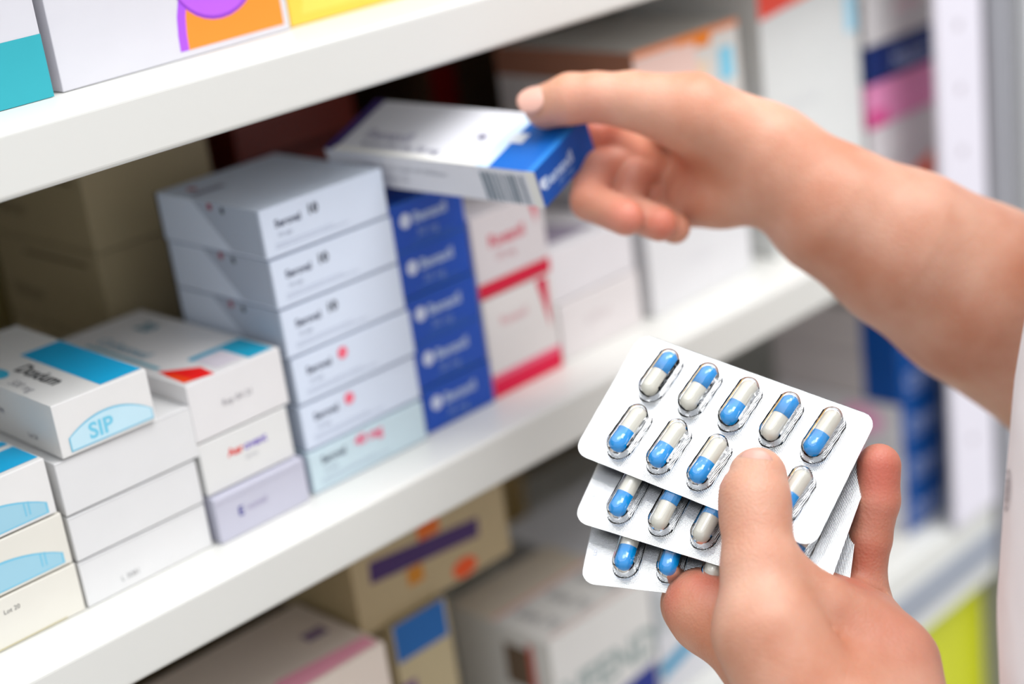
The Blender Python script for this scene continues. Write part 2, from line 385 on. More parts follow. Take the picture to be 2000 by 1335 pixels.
# grey stack
GG = 'light blue-grey boxes in the tall stack'
gz = [0.0, 0.0198, 0.0410, 0.0627, 0.0846, 0.1066, 0.1285]
gbase = (216, 226, 242)
words = ['lowest, paler and with pink numerals, in the tall grey stack', 'second from below in the tall grey stack, pink badge', 'third from below in the tall grey stack, pink badge',
         'third from the top of the tall grey stack, black numeral', 'second from the top of the tall grey stack, black numeral', 'topmost of the tall grey stack, its top face visible']
offs = [(0.3675, -0.001), (0.3685, 0.0), (0.3690, 0.0), (0.3680, 0.0), (0.3676, 0.0), (0.3668, 0.0)]
for i in range(6):
    h = gz[i + 1] - gz[i] - 0.0003; pinkish = i < 3
    pr = [('front', 'bold', 'Seroval', 0.0065, 0.0122, 0.0046, (64, 70, 92)),
          ('front', 'text', '10 tab', 0.0070, 0.0078, 0.0030, (150, 158, 178)), ('front', 'rect', 0.005, 0.0036, 0.044, 0.0039, (160, 168, 190)), ('front', 'rect', 0.005, 0.0050, 0.036, 0.0053, (170, 178, 198)),
          ('front', 'rect', 0.0, 0.0, 0.066, 0.0006, (150, 158, 176)),
          ('left', 'poly', [(0.028, h - 0.0005), (0.0745, h - 0.0005), (0.0745, 0.001), (0.052, 0.001)], (176, 186, 202)),
          ('left', 'ell', 0.041, h - 0.0022, 0.0017, 0.0017, (150, 30, 60)), ('left', 'ell', 0.050, h - 0.0030, 0.0013, 0.0016, (40, 46, 60))]
    if i == 0: pr += [('front', 'bold', '40 mg', 0.0255, 0.0128, 0.0064, (240, 90, 130))]
    elif pinkish: pr += [('front', 'ell', 0.0265, 0.0150, 0.0026, 0.0026, (244, 84, 116)), ('front', 'bold', '2', 0.0255, 0.0134, 0.0040, (250, 160, 170))]
    else: pr += [('front', 'bold', '10', 0.0235, 0.0130, 0.0058, (30, 34, 48))]
    if i == 5: pr += [('top', 'ell', 0.010, 0.062, 0.002, 0.003, (180, 70, 80)), ('top', 'rect', 0.004, 0.05, 0.02, 0.055, (150, 150, 168))]
    pr += [('left', 'rect', 0.0, 0.0, 0.0016, h, (52, 60, 66))]
    ox, oy = offs[i]
    shelf_box(('pale turquoise-grey box ' if i == 0 else 'light blue-grey box ') + words[i], GG, (ox, Y + oy, gz[i]), (0.0660, 0.0760, h), rz=(0.0, 0.006, -0.004, 0.005, 0.0, 0.0)[i],
              base=(200, 220, 228) if i == 0 else gbase, prints=pr)
# blue stack
GBL = 'blue boxes in the stack beside the grey one'
bw = ['lowest of the blue stack', 'second from below in the blue stack', 'in the middle of the blue stack', 'second from the top of the blue stack', 'topmost of the blue stack, white stripe on its side']
DBL = (0, 72, 176)
def blue_prints(h, w=0.0430):
    return [('front', 'ell', 0.0080, h * 0.60, 0.0032, 0.0034, (206, 214, 234)), ('front', 'bold', 'Benaxil', 0.0125, h * 0.50, 0.0070, (176, 192, 220)), ('front', 'text', '30 mg', 0.0135, h * 0.20, 0.0052, (128, 152, 196)),
            ('front', 'rect', 0.010, h * 0.10, w - 0.008, h * 0.13, (60, 104, 172)), ('front', 'rect', 0.0, h - 0.0007, w, h, (40, 96, 176))]
for i in range(5):
    h = 0.0217; pr = blue_prints(h)
    if i == 4: pr += [('left', 'rect', 0.084, 0.001, 0.0935, 0.0205, (196, 204, 214))]
    ox = (0.4365, 0.4360, 0.4352, 0.4350, 0.4348)[i]
    shelf_box('dark blue box with pale name, ' + bw[i], GBL, (ox, 0.0295 + (0.0004 if i % 2 else 0), 0.0219 * i), (0.0430, 0.095, h), base=DBL, prints=pr)
# red and white cartons
GR = 'white cartons with crimson bands'
CR = (222, 22, 70)
shelf_box('white carton with a crimson band and wedge, lower of the two beside the blue stack', GR, (0.4815, 0.031, 0.0), (0.0470, 0.09, 0.0495), base=(236, 232, 230), prints=[
    ('front', 'rect', 0.0, 0.0, 0.047, 0.0085, CR), ('front', 'rect', 0.0, 0.0085, 0.047, 0.0115, (232, 110, 140)), ('front', 'poly', [(0.036, 0.048), (0.0435, 0.048), (0.0425, 0.022)], (206, 16, 66)),
    ('front', 'text', 'Rosanil', 0.010, 0.034, 0.0062, (222, 150, 160))])
shelf_box('white carton with crimson lettering, upper of the two beside the blue stack', GR, (0.4808, 0.031, 0.0498), (0.0475, 0.09, 0.0400), base=(226, 220, 222), prints=[
    ('front', 'rect', 0.0, 0.0, 0.0475, 0.0072, (206, 26, 60)), ('front', 'bold', 'Rosanil', 0.010, 0.0230, 0.0082, (206, 80, 100)), ('front', 'poly', [(0.038, 0.0395), (0.0445, 0.0395), (0.042, 0.026)], (214, 70, 90)),
    ('front', 'text', '20 mg', 0.014, 0.016, 0.005, (200, 130, 140))])
# whites before the gap
GW = 'white boxes right of the crimson cartons'
shelf_box('plain white box with faint grey print, directly right of the crimson cartons', GW, (0.5320, 0.033, 0.0), (0.0590, 0.10, 0.0300), base=(240, 234, 234), prints=[('front', 'text', 'saline', 0.018, 0.014, 0.008, (214, 204, 206))])
shelf_box('pale pinkish white box lying on the plain white one by the crimson cartons', GW, (0.5305, 0.034, 0.0303), (0.0600, 0.10, 0.0270), base=(240, 236, 240), prints=[('top', 'poly', [(0.0, 0.01), (0.045, 0.01), (0.030, 0.05), (0.0, 0.06)], (150, 140, 158)), ('top', 'rect', 0.008, 0.07, 0.04, 0.075, (170, 160, 176))])
GX = 'boxes in the stack with the orange-edged box'
shelf_box('white box, lower of the pair under the orange-edged box', GX, (0.6000, 0.032, 0.0), (0.0830, 0.10, 0.0470), base=(238, 238, 240), prints=[('front', 'text', 'cotton', 0.03, 0.02, 0.008, (222, 222, 226))])
shelf_box('white box directly under the orange-edged box, behind the raised hand', GX, (0.6005, 0.032, 0.0473), (0.0830, 0.10, 0.0460), base=(236, 236, 240), prints=[('front', 'text', 'gauze', 0.03, 0.02, 0.008, (222, 222, 226))])
shelf_box('white box with an orange upper edge and light blue square, behind the wrist', GX, (0.6010, 0.030, 0.0936), (0.0835, 0.098, 0.0455), base=(240, 236, 230), prints=[
    ('front', 'rect', 0.0, 0.042, 0.0835, 0.0455, (246, 150, 96)), ('front', 'poly', [(0.030, 0.037), (0.060, 0.037), (0.062, 0.0455), (0.036, 0.0455)], (248, 140, 40)), ('front', 'rect', 0.0, 0.022, 0.048, 0.041, (250, 216, 204)),
    ('front', 'rect', 0.066, 0.016, 0.078, 0.033, (140, 214, 240)), ('front', 'rect', 0.048, 0.008, 0.056, 0.030, (248, 220, 190)), ('left', 'rect', 0.0, 0.030, 0.098, 0.0455, (170, 120, 96))])
GY = 'tall cartons right of the raised wrist'
shelf_box('tall white carton with a red-orange band at its top, behind the forearm', GY, (0.7030, 0.030, 0.0), (0.0900, 0.10, 0.1640), base=(238, 240, 238), prints=[
    ('front', 'poly', [(0.0, 0.133), (0.072, 0.141), (0.078, 0.164), (0.0, 0.164)], (246, 84, 66)), ('front', 'poly', [(0.030, 0.136), (0.072, 0.141), (0.078, 0.164), (0.046, 0.164)], (250, 104, 60)), ('front', 'rect', 0.078, 0.110, 0.088, 0.131, (166, 218, 240)),
    ('front', 'text', 'wound', 0.02, 0.08, 0.010, (222, 224, 226)), ('front', 'poly', [(0.0, 0.016), (0.02, 0.016), (0.02, 0.030), (0.0, 0.026)], (250, 140, 130))])
GN = 'boxes in the rightmost stack of the middle shelf'
for z, h, lb, base, pr in (
    (0.0, 0.0250, 'white box with an orange-red triangle, lowest of the rightmost stack', (236, 226, 230), [('front', 'poly', [(0.030, 0.010), (0.066, 0.020), (0.066, 0.001)], (250, 112, 82))]),
    (0.0253, 0.0230, 'plain white box under the pink box at the right', (238, 232, 234), [('front', 'rect', 0.01, 0.01, 0.05, 0.012, (224, 214, 218))]),
    (0.0486, 0.0260, 'pink box in the rightmost stack, under the navy one', (240, 150, 196), [('front', 'rect', 0.0, 0.0, 0.018, 0.010, (226, 84, 150)), ('left', 'rect', 0.06, 0.0, 0.098, 0.012, (214, 60, 130))]),
    (0.0749, 0.0220, 'navy blue box with pale lettering in the rightmost stack', (14, 44, 110), [('front', 'bold', 'Neuro', 0.026, 0.004, 0.014, (160, 174, 212)), ('front', 'rect', 0.024, 0.0165, 0.07, 0.018, (120, 140, 190))]),
    (0.0972, 0.0330, 'white box standing on the navy one in the rightmost stack', (240, 236, 236), [('front', 'rect', 0.03, 0.014, 0.06, 0.020, (240, 214, 218)), ('left', 'rect', 0.03, 0.004, 0.098, 0.028, (150, 146, 150))])):
    shelf_box(lb, GN, (0.7990 + (z * 0.01), 0.030, z), (0.0715, 0.10, h), base=base, prints=pr)
# dim boxes further back
GK = 'dim boxes in the back row of the middle shelf'
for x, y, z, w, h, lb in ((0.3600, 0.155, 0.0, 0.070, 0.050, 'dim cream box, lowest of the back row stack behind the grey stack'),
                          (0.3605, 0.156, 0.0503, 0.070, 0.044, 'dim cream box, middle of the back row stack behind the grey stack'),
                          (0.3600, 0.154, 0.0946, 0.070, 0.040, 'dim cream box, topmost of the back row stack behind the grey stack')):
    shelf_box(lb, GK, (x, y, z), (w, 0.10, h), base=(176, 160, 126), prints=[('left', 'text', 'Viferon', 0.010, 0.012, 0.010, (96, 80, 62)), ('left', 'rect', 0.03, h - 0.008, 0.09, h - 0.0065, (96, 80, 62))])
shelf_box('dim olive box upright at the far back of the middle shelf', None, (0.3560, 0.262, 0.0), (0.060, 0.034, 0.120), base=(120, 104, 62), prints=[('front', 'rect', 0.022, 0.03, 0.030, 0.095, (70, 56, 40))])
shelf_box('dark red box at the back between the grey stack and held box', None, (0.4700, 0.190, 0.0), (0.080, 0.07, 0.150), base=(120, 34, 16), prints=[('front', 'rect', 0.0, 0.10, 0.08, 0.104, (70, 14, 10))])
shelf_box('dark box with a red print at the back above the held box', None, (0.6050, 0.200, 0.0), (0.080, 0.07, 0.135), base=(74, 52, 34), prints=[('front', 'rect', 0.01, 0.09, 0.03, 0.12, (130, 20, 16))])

# ------------------------------------------------------------------ lower shelf
Z2 = -0.215
GL = 'boxes on the lower shelf'
shelf_box('large cream-white box under the shelf lip, nearest on the lower shelf', GL, (0.222, 0.0300, Z2), (0.170, 0.066, 0.129), base=(214, 200, 188), prints=[
    ('top', 'poly', [(0.10, 0.002), (0.168, 0.002), (0.168, 0.012), (0.12, 0.016)], (224, 150, 170)), ('top', 'rect', 0.02, 0.004, 0.05, 0.014, (220, 96, 50)), ('top', 'rect', 0.150, 0.03, 0.162, 0.038, (120, 100, 130))])
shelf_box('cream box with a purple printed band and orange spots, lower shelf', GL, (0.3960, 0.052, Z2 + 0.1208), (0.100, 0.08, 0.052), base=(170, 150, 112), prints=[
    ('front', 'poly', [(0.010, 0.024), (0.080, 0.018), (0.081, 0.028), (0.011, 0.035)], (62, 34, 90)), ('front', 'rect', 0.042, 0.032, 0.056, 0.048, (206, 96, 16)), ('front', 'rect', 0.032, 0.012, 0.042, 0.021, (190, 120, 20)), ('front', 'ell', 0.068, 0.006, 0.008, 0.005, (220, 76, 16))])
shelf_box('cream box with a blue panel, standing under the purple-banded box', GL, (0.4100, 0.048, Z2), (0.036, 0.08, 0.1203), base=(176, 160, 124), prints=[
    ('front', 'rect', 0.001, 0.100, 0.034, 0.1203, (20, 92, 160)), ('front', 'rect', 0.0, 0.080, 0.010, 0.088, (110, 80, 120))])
def big_prints(w, d, h):
    r_ = [('front', 'poly', [(0.001, 0.002), (w - 0.001, 0.002), (w - 0.001, 0.028), (0.001, 0.020)], (26, 44, 132)), ('front', 'bold', 'VFEND', 0.006, 0.034, 0.0235, (150, 164, 162)),
          ('top', 'rect', 0.001, d - 0.034, w - 0.001, d - 0.031, (232, 180, 170)), ('top', 'rect', 0.0, d - 0.031, w, d, (216, 204, 186)), ('top', 'rect', 0.004, 0.003, w - 0.004, 0.0045, (226, 190, 184)),
          ('left', 'rect', 0.040, h - 0.034, 0.058, h - 0.010, (110, 92, 76)), ('left', 'rect', 0.058, 0.0, 0.062, h - 0.006, (206, 100, 90)), ('left', 'rect', 0.015, 0.0, 0.070, 0.020, (40, 34, 90))]
    for k in range(3): r_.append(('top', 'bold', 'Lot 71', 0.012 + k * 0.023, 0.036, 0.011, (150, 150, 152), -math.pi / 2))
    return r_
shelf_box('white box with grey capital letters on front and print on top, lower shelf', GL, (0.4905, 0.0275, Z2), (0.0770, 0.075, 0.0773), base=(236, 234, 230), prints=big_prints(0.0770, 0.075, 0.0773))
shelf_box('white box with a light blue line, between lettered box and lower hand', GL, (0.5700, 0.0275, Z2), (0.0900, 0.12, 0.0720), base=(228, 228, 232), prints=[
    ('front', 'poly', [(0.0, 0.012), (0.07, 0.030), (0.07, 0.038), (0.0, 0.022)], (60, 150, 190)), ('front', 'rect', 0.0, 0.040, 0.012, 0.066, (186, 190, 192))])
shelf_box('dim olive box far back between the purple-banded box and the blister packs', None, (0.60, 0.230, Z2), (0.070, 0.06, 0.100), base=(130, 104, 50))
GD = 'boxes with blue ends in the lower shelf stack behind the little finger'
for i in range(5):
    lb = ['lowest', 'second from below', 'middle one', 'second from the top', 'topmost'][i]
    pr = [('front', 'rect', 0.0, 0.0, 0.0455, 0.0296, (10, 76, 150)), ('front', 'bold', 'Osteo', 0.006, 0.009, 0.0145, (150, 164, 204)), ('front', 'rect', 0.006, 0.004, 0.040, 0.007, (110, 128, 176))]
    if i >= 3: pr.append(('left', 'rect', 0.0690, 0.0, 0.095, 0.0296, (10, 76, 156)))
    elif i == 2: pr += [('left', 'ell', 0.066, 0.016, 0.016, 0.010, (250, 180, 216)), ('left', 'ell', 0.052, 0.003, 0.008, 0.003, (246, 96, 168))]
    elif i == 1: pr += [('left', 'ell', 0.052, 0.018, 0.012, 0.011, (248, 80, 160))]
    shelf_box('blue-ended lettered box, %s of the stack behind the little finger' % lb, GD, (0.7985 + 0.0006 * (i % 2), 0.0185, Z2 + 0.0299 * i), (0.0455, 0.095, 0.0296), base=(240, 236, 240) if i < 3 else (206, 198, 198), prints=pr)
shelf_box('lime green box below the lower shelf at the right', None, (0.735, 0.010, -0.60), (0.137, 0.16, 0.322), base=(196, 200, 0), prints=[('front', 'rect', 0.0, 0.0, 0.137, 0.03, (168, 172, 16))])
shelf_box('white box below the lower shelf, left of the lime green box', None, (0.55, 0.014, -0.60), (0.180, 0.16, 0.240), base=(222, 222, 222))

# ------------------------------------------------------------------ held box (pulled straight out of the shelf, rolled a little)
RB = np.array([[0.1478, 0.9417, -0.3024], [-0.9881, 0.1277, -0.0854], [-0.0418, 0.3114, 0.9494]])
PB = np.array([0.4306, 0.0628, 0.1345]); LB, WB, HB = 0.1148, 0.0403, 0.0179
front = PB + RB[:, 0] * LB - RB[:, 2] * HB
mwb = Matrix([[RB[i, 1], -RB[i, 0], RB[i, 2], front[i]] for i in range(3)] + [[0, 0, 0, 1]])
HBL = (16, 100, 190)
held = carton('medicine_box', None, (WB, LB, HB), base=(238, 238, 244), mw=mwb, prints=[
    ('front', 'rect', 0, 0, WB, HB, (12, 82, 170)), ('front', 'bold', 'Benaxil', 0.0030, 0.0065, 0.0078, (170, 194, 226)), ('front', 'text', '30 mg', 0.0120, 0.0025, 0.0048, (110, 146, 200)), ('front', 'ell', 0.0028, 0.0100, 0.0020, 0.0024, (200, 214, 236)),
    ('top', 'rect', 0, 0.0, WB, 0.0235, HBL), ('top', 'rect', 0, 0.0, WB, 0.0040, (40, 124, 206)), ('top', 'rect', 0, 0.0235, WB, 0.0300, (206, 228, 246)), ('top', 'rect', 0, 0.1090, WB, LB, (60, 40, 110)),
    ('top', 'poly', [(0.018, 0.018), (0.025, 0.018), (0.025, 0.027), (0.018, 0.027)], (216, 222, 230)),
    ('top', 'rect', 0.0, 0.030, 0.0032, 0.110, (244, 242, 236)),
    ('top', 'bold', 'Benaxil', 0.0110, 0.1000, 0.0090, (176, 174, 190), -math.pi / 2), ('top', 'text', 'hydrochloride 30 mg', 0.0050, 0.0980, 0.0052, (110, 108, 130), -math.pi / 2), ('top', 'ell', 0.0200, 0.0400, 0.0018, 0.0022, (110, 104, 130)),
    ('left', 'bars', 0.0860, 0.0008, 0.1080, 0.0150, (120, 134, 146)), ('left', 'rect', 0.1100, 0.0, 0.1146, HB, (232, 230, 224)), ('left', 'text', 'keep out of reach of children', 0.020, 0.010, 0.0040, (180, 182, 190)), ('left', 'text', 'store below 25', 0.020, 0.005, 0.0040, (184, 186, 194))])
tag(held, 'white and blue box held between thumb and fingers of the raised hand', 'box')

# ------------------------------------------------------------------ blister packs
RS = np.array([[0.2193, -0.8354, 0.504], [-0.9423, -0.0474, 0.3314], [-0.2529, -0.5476, -0.7976]])   # sheet x (long), sheet y (short, towards the wrist), into the stack
PS = np.array([0.4305, -0.1155, 0.0771])
SL, SW = 0.095, 0.055
CX = [0.0163 + 0.0162 * i for i in range(5)]
CYR = (0.0153, 0.0407)
SLANT = math.radians(6.0)

def rounded_rect(x0, y0, x1, y1, r_, n=7):
    pts = []
    for cx, cy, a0 in ((x1 - r_, y1 - r_, 0), (x0 + r_, y1 - r_, 90), (x0 + r_, y0 + r_, 180), (x1 - r_, y0 + r_, 270)):
        for k in range(n + 1):
            a = math.radians(a0 + 90 * k / n); pts.append((cx + r_ * math.cos(a), cy + r_ * math.sin(a)))
    return pts

def plate(bm, pts, z0, z1, mi=0):
    lo = [bm.verts.new((x, y, z0)) for x, y in pts]; hi = [bm.verts.new((x, y, z1)) for x, y in pts]
    n = len(pts)
    fs = [bm.faces.new(lo), bm.faces.new(hi[::-1])] + [bm.faces.new((lo[i], hi[i], hi[(i + 1) % n], lo[(i + 1) % n])) for i in range(n)]
    for f in fs: f.material_index = mi
    bmesh.ops.recalc_face_normals(bm, faces=fs)

def lathe_z(bm, prof, seg, axis_fn):
    rings = []
    for t, r_ in prof: rings.append([bm.verts.new(axis_fn(t, r_ * math.cos(2 * math.pi * k / seg), r_ * math.sin(2 * math.pi * k / seg))) for k in range(seg)] if r_ > 1e-9 else [bm.verts.new(axis_fn(t, 0, 0))])
    for a, b in zip(rings, rings[1:]):
        for k in range(seg):
            q = [a[k % len(a)], a[(k + 1) % len(a)], b[(k + 1) % len(b)], b[k % len(b)]]
            q = [v for i, v in enumerate(q) if v not in q[:i]]
            if len(q) > 2: bm.faces.new(q)
    bmesh.ops.recalc_face_normals(bm, faces=bm.faces)

def cap_profile(t0, t1, R):     # rounded end at t0 (hemi-ellipsoidal), open cylinder to t1
    s = 1 if t1 > t0 else -1
    pr = [(t0 + s * R * (1 - math.cos(a)), R * math.sin(a)) for a in [math.pi / 2 * i / 9 for i in range(10)]]
    return pr + [(t1, R)]

def bubble(bm, cx, cy, L=0.0226, Wd=0.0098, H=0.0085, top=0.00045):
    """A clear dome: stadium footprint drawn in to a smaller stadium on top; sheet z points down into the stack."""
    n = 24; rings = []
    prof = [(0, 1.0), (0.0004, 0.95), (0.002, 0.92), (0.0045, 0.89), (0.0067, 0.80), (0.0079, 0.60), (0.0083, 0.32)]
    ca, sa = math.cos(SLANT), math.sin(SLANT)
    for h, k in prof:
        ring = []
        ww = Wd / 2 * k; ll = (L - Wd) / 2 + (Wd / 2) * k
        for i in range(n):
            a = 2 * math.pi * i / n
            x = ww * math.cos(a); y = ww * math.sin(a) + ((ll - ww) if math.sin(a) >= 0 else -(ll - ww))
            ring.append(bm.verts.new((cx + x * ca + y * -sa * -1 * 1.0 * (-1), cy + x * sa * 1 + y * ca, -(top + h))))
        rings.append(ring)
    for a, b in zip(rings, rings[1:]):
        for i in range(n): bm.faces.new((a[i], a[(i + 1) % n], b[(i + 1) % n], b[i]))
    bm.faces.new(rings[-1])

def blister(idx, mw, flips, label, digit):
    root = link('blister_pack', None); root.matrix_world = mw
    tag(root, label, 'medicine', 'blister packs fanned out in the lower hand')
    bm = bmesh.new(); plate(bm, rounded_rect(0, 0, SL, SW, 0.0052), 0.0, 0.0003)
    for f in bm.faces:
        if f.calc_center_median().z > 0.00029: f.material_index = 2  # plain foil back coloured dark, so the pack below mirrors a dark zone
    VV, FF = text_polys(digit)
    vs = [bm.verts.new((0.0022 + 0.0042 * x, SW / 2 + 0.0165 - 0.0042 * -y * -1, -0.00002)) for x, y in VV]
    for f in FF: bm.faces.new([vs[i] for i in f]).material_index = 1
    finish('foil_backing', bm, [M_FOIL, mat('embossed_foil', (150, 154, 166), 0.35, 0.8), mat('darkened_foil_back', (44, 48, 60), 0.4)], root)
    bm = bmesh.new(); plate(bm, rounded_rect(0, 0, SL, SW, 0.0052), -0.00045, -0.00008)
    for cx in CX:
        for cy in CYR: bubble(bm, cx, cy)
    finish('plastic_film', bm, [M_CLEAR], root, smooth=False)
    for p in root.children[-1].data.polygons: p.use_smooth = len(p.vertices) == 4 and p.area < 2e-5
    R1, R2, HL = 0.00355, 0.00378, 0.0100
    for r_i, cy in enumerate(CYR):
        for c_i, cx in enumerate(CX):
            fl = flips[r_i][c_i]
            s = -1 if fl else 1       # +1: blue half at the far (upper) end
            ca, sa = math.cos(SLANT), math.sin(SLANT)
            fn = lambda t, u, v: (cx + t * sa + u * ca, cy - t * ca + u * sa, -0.0042 + v)
            # sheet y grows towards the wrist, so the upper end has smaller y: t = +HL is the upper end
            bm = bmesh.new(); lathe_z(bm, cap_profile(-s * HL, s * 0.003, R1), 24, fn)
            body = finish('capsule', bm, [M_CAPCREAM], root, smooth=True)
            bm = bmesh.new(); lathe_z(bm, cap_profile(s * HL, s * 0.0006, R2) + [(s * 0.0006, R1 * 0.98)], 24, fn)
            finish('capsule_cap', bm, [M_CAPBLUE], body, smooth=True)
    return root

def sheet_mw(off, ox, oy, deg):
    """off: metres below the first sheet; ox, oy: its wrist-side left corner in the first sheet's plane; deg: turn in the plane."""
    a = math.radians(deg); ca, sa = math.cos(a), math.sin(a)
    ex = RS[:, 0] * ca - RS[:, 1] * sa; ey = RS[:, 0] * sa + RS[:, 1] * ca; ez = RS[:, 2]
    o = PS + RS[:, 0] * ox + RS[:, 1] * oy + ez * off - ey * SW
    return Matrix([[ex[i], ey[i], ez[i], o[i]] for i in range(3)] + [[0, 0, 0, 1]])
blister(0, sheet_mw(0.0, 0.0, SW, 0), ((0, 0, 1, 0, 1), (1, 1, 1, 1, 1)), 'front blister pack of blue and cream capsules under the thumb, most fully seen', '5')
blister(1, sheet_mw(0.0094, 0.0092, 0.0760, 5.5), ((0, 1, 0, 0, 1), (1, 0, 0, 1, 1)), 'middle blister pack, its lower edge showing below the front pack', '5')
blister(2, sheet_mw(0.0188, 0.0197, 0.0936, 17.0), ((0, 1, 1, 0, 1), (1, 1, 0, 1, 0)), 'rearmost blister pack, lowest and most turned of the three', '5')

# ------------------------------------------------------------------ the person
def seg(P, a, b, ra, rb):
    ab = b - a; L2 = float(ab @ ab) + 1e-12
    t = np.clip(((P - a) @ ab) / L2, 0, 1)
    return np.sqrt((((P - a) - t[:, None] * ab) ** 2).sum(1)) - (ra + t * (rb - ra))

def smin(a, b, k):
    h = np.maximum(k - np.abs(a - b), 0) / k
    return np.minimum(a, b) - h * h * h * k / 6.0

def smax(a, b, k):
    return -smin(-a, -b, k)

def chain(P, J, k=0.002):
    d = None
    for (a, ra), (b, rb) in zip(J, J[1:]):
        e = seg(P, a, b, ra, rb); d = e if d is None else smin(d, e, k)
    return d

def field(f, lo, hi, h):
    """Samples a distance field on a grid, skipping blocks far from the surface."""
    n = np.ceil((hi - lo) / h).astype(int) + 1
    n = ((n + 7) // 8) * 8
    ax = [lo[i] + np.arange(n[i]) * h for i in range(3)]
    nb = n // 8
    cx = [lo[i] + (np.arange(nb[i]) * 8 + 3.5) * h for i in range(3)]
    G = np.stack(np.meshgrid(*cx, indexing='ij'), -1).reshape(-1, 3)
    dc = f(G)
    V = np.repeat(np.repeat(np.repeat(dc.reshape(nb), 8, 0), 8, 1), 8, 2).astype(np.float32)
    near = np.argwhere(np.abs(dc.reshape(nb)) < h * 8 * 1.25)
    loc = np.stack(np.meshgrid(np.arange(8), np.arange(8), np.arange(8), indexing='ij'), -1).reshape(-1, 3)
    for s in range(0, len(near), 400):
        idx = (near[s:s + 400, None, :] * 8 + loc[None]).reshape(-1, 3)
        V[idx[:, 0], idx[:, 1], idx[:, 2]] = f(lo + idx * h)
    return V

def surface_net(f, lo, hi, h):
    lo = np.array(lo, float); hi = np.array(hi, float)
    V = field(f, lo, hi, h); Sg = V < 0; nx, ny, nz = V.shape
    c = np.zeros((nx - 1, ny - 1, nz - 1), np.int8)
    for i in (0, 1):
        for j in (0, 1):
            for k in (0, 1): c += Sg[i:nx - 1 + i, j:ny - 1 + j, k:nz - 1 + k]
    act = np.argwhere((c > 0) & (c < 8))
    ids = -np.ones(c.shape, np.int64); ids[act[:, 0], act[:, 1], act[:, 2]] = np.arange(len(act))
    pos = np.zeros((len(act), 3)); cnt = np.zeros(len(act))
    cor = [(i, j, k) for i in (0, 1) for j in (0, 1) for k in (0, 1)]
    for a in cor:
        for ax in range(3):
            if a[ax]: continue
            b = list(a); b[ax] = 1
            va = V[act[:, 0] + a[0], act[:, 1] + a[1], act[:, 2] + a[2]].astype(float)
            vb = V[act[:, 0] + b[0], act[:, 1] + b[1], act[:, 2] + b[2]].astype(float)
            m = (va < 0) != (vb < 0)
            t = np.where(m, va / np.where(m, va - vb, 1), 0)
            p = np.array(a, float)[None].repeat(len(act), 0); p[:, ax] = t
            pos += p * m[:, None]; cnt += m
    P = lo + (act + pos / np.maximum(cnt, 1)[:, None]) * h
    for _ in range(2):                                    # settle the vertices on the surface
        d = f(P); e = h * 0.25
        g = np.stack([f(P + np.eye(3)[i] * e) - f(P - np.eye(3)[i] * e) for i in range(3)], 1) / (2 * e)
        g2 = (g * g).sum(1); P = P - g * (d / np.maximum(g2, 0.2))[:, None] * 0.8
    Q = []
    for ax in range(3):
        o = [a for a in range(3) if a != ax]
        sl = [slice(1, -1)] * 3; sl[ax] = slice(0, -1)
        s2 = [slice(1, -1)] * 3; s2[ax] = slice(1, None)
        A, B = Sg[tuple(sl)], Sg[tuple(s2)]
        e = np.argwhere(A != B); off = np.ones(3, int); off[ax] = 0
        g = e + off
        def cell(d0, d1):
            q = g.copy(); q[:, o[0]] += d0; q[:, o[1]] += d1
            return ids[q[:, 0], q[:, 1], q[:, 2]]
        q = np.stack([cell(-1, -1), cell(0, -1), cell(0, 0), cell(-1, 0)], 1)
        fl = A[e[:, 0], e[:, 1], e[:, 2]]
        if ax == 1: fl = ~fl
        q[~fl] = q[~fl][:, ::-1]
        Q.append(q)
    Q = np.concatenate(Q); Q = Q[(Q >= 0).all(1)]
    return P, Q

def J(*pts):           # joints given as (picture x, picture y, distance, radius in mm)
    return [(at(a, b, c), r_ / 1000.0) for a, b, c, r_ in pts]

def tube_groove(P, pts, r_):
    q = [at(*p) for p in pts]; d = None
    for a, b in zip(q, q[1:]):
        e = seg(P, a, b, r_, r_); d = e if d is None else np.minimum(d, e)
    return d

# joints of the two hands
RH = dict(
    k=0.010, thumb_k=0.010,
    palm=[J((1500, 312, .684, 21), (1400, 262, .692, 17), (1310, 212, .722, 11)),
          J((1500, 312, .690, 20), (1410, 300, .705, 16), (1325, 262, .735, 11)),
          J((1490, 330, .690, 18), (1410, 335, .705, 14), (1335, 310, .735, 10.5)),
          J((1480, 345, .684, 16), (1420, 368, .692, 14), (1350, 372, .712, 12)),
          J((1352, 392, .700, 11.0), (1400, 378, .694, 13.0), (1462, 372, .688, 12.5)),
          J((1500, 312, .685, 21), (1625, 408, .685, 27), (1765, 487, .688, 33), (1905, 572, .695, 38), (2100, 690, .715, 42), (2330, 830, .74, 43))],
    thumb=[J((1462, 276, .680, 16.5), (1350, 222, .674, 16.5), (1235, 196, .674, 11.6), (1165, 190, .676, 10.0), (1115, 193, .679, 10.2), (1066, 208, .684, 9.2))],
    fingers=[J((1318, 372, .722, 10.5), (1235, 308, .713, 9.0), (1180, 254, .706, 8.2), (1160, 262, .703, 7.4)),
             J((1325, 262, .738, 10), (1162, 335, .700, 8.9), (1152, 392, .688, 8.2), (1222, 424, .676, 7.6)),
             J((1335, 310, .740, 9.8), (1232, 348, .706, 8.6), (1222, 410, .690, 7.9), (1288, 436, .680, 7.4)),
             J((1350, 362, .728, 9.2), (1275, 398, .708, 7.6), (1290, 432, .698, 7.0), (1318, 446, .688, 6.4))],
    grooves=[([(1205, 258, .664), (1262, 298, .668), (1318, 342, .672)], 0.0030, 0.004)
             ])
RH['thumb_root'] = at(1400, 260, .68); RH['thumb_fall'] = 0.036; RH['thumb_k'] = 0.016
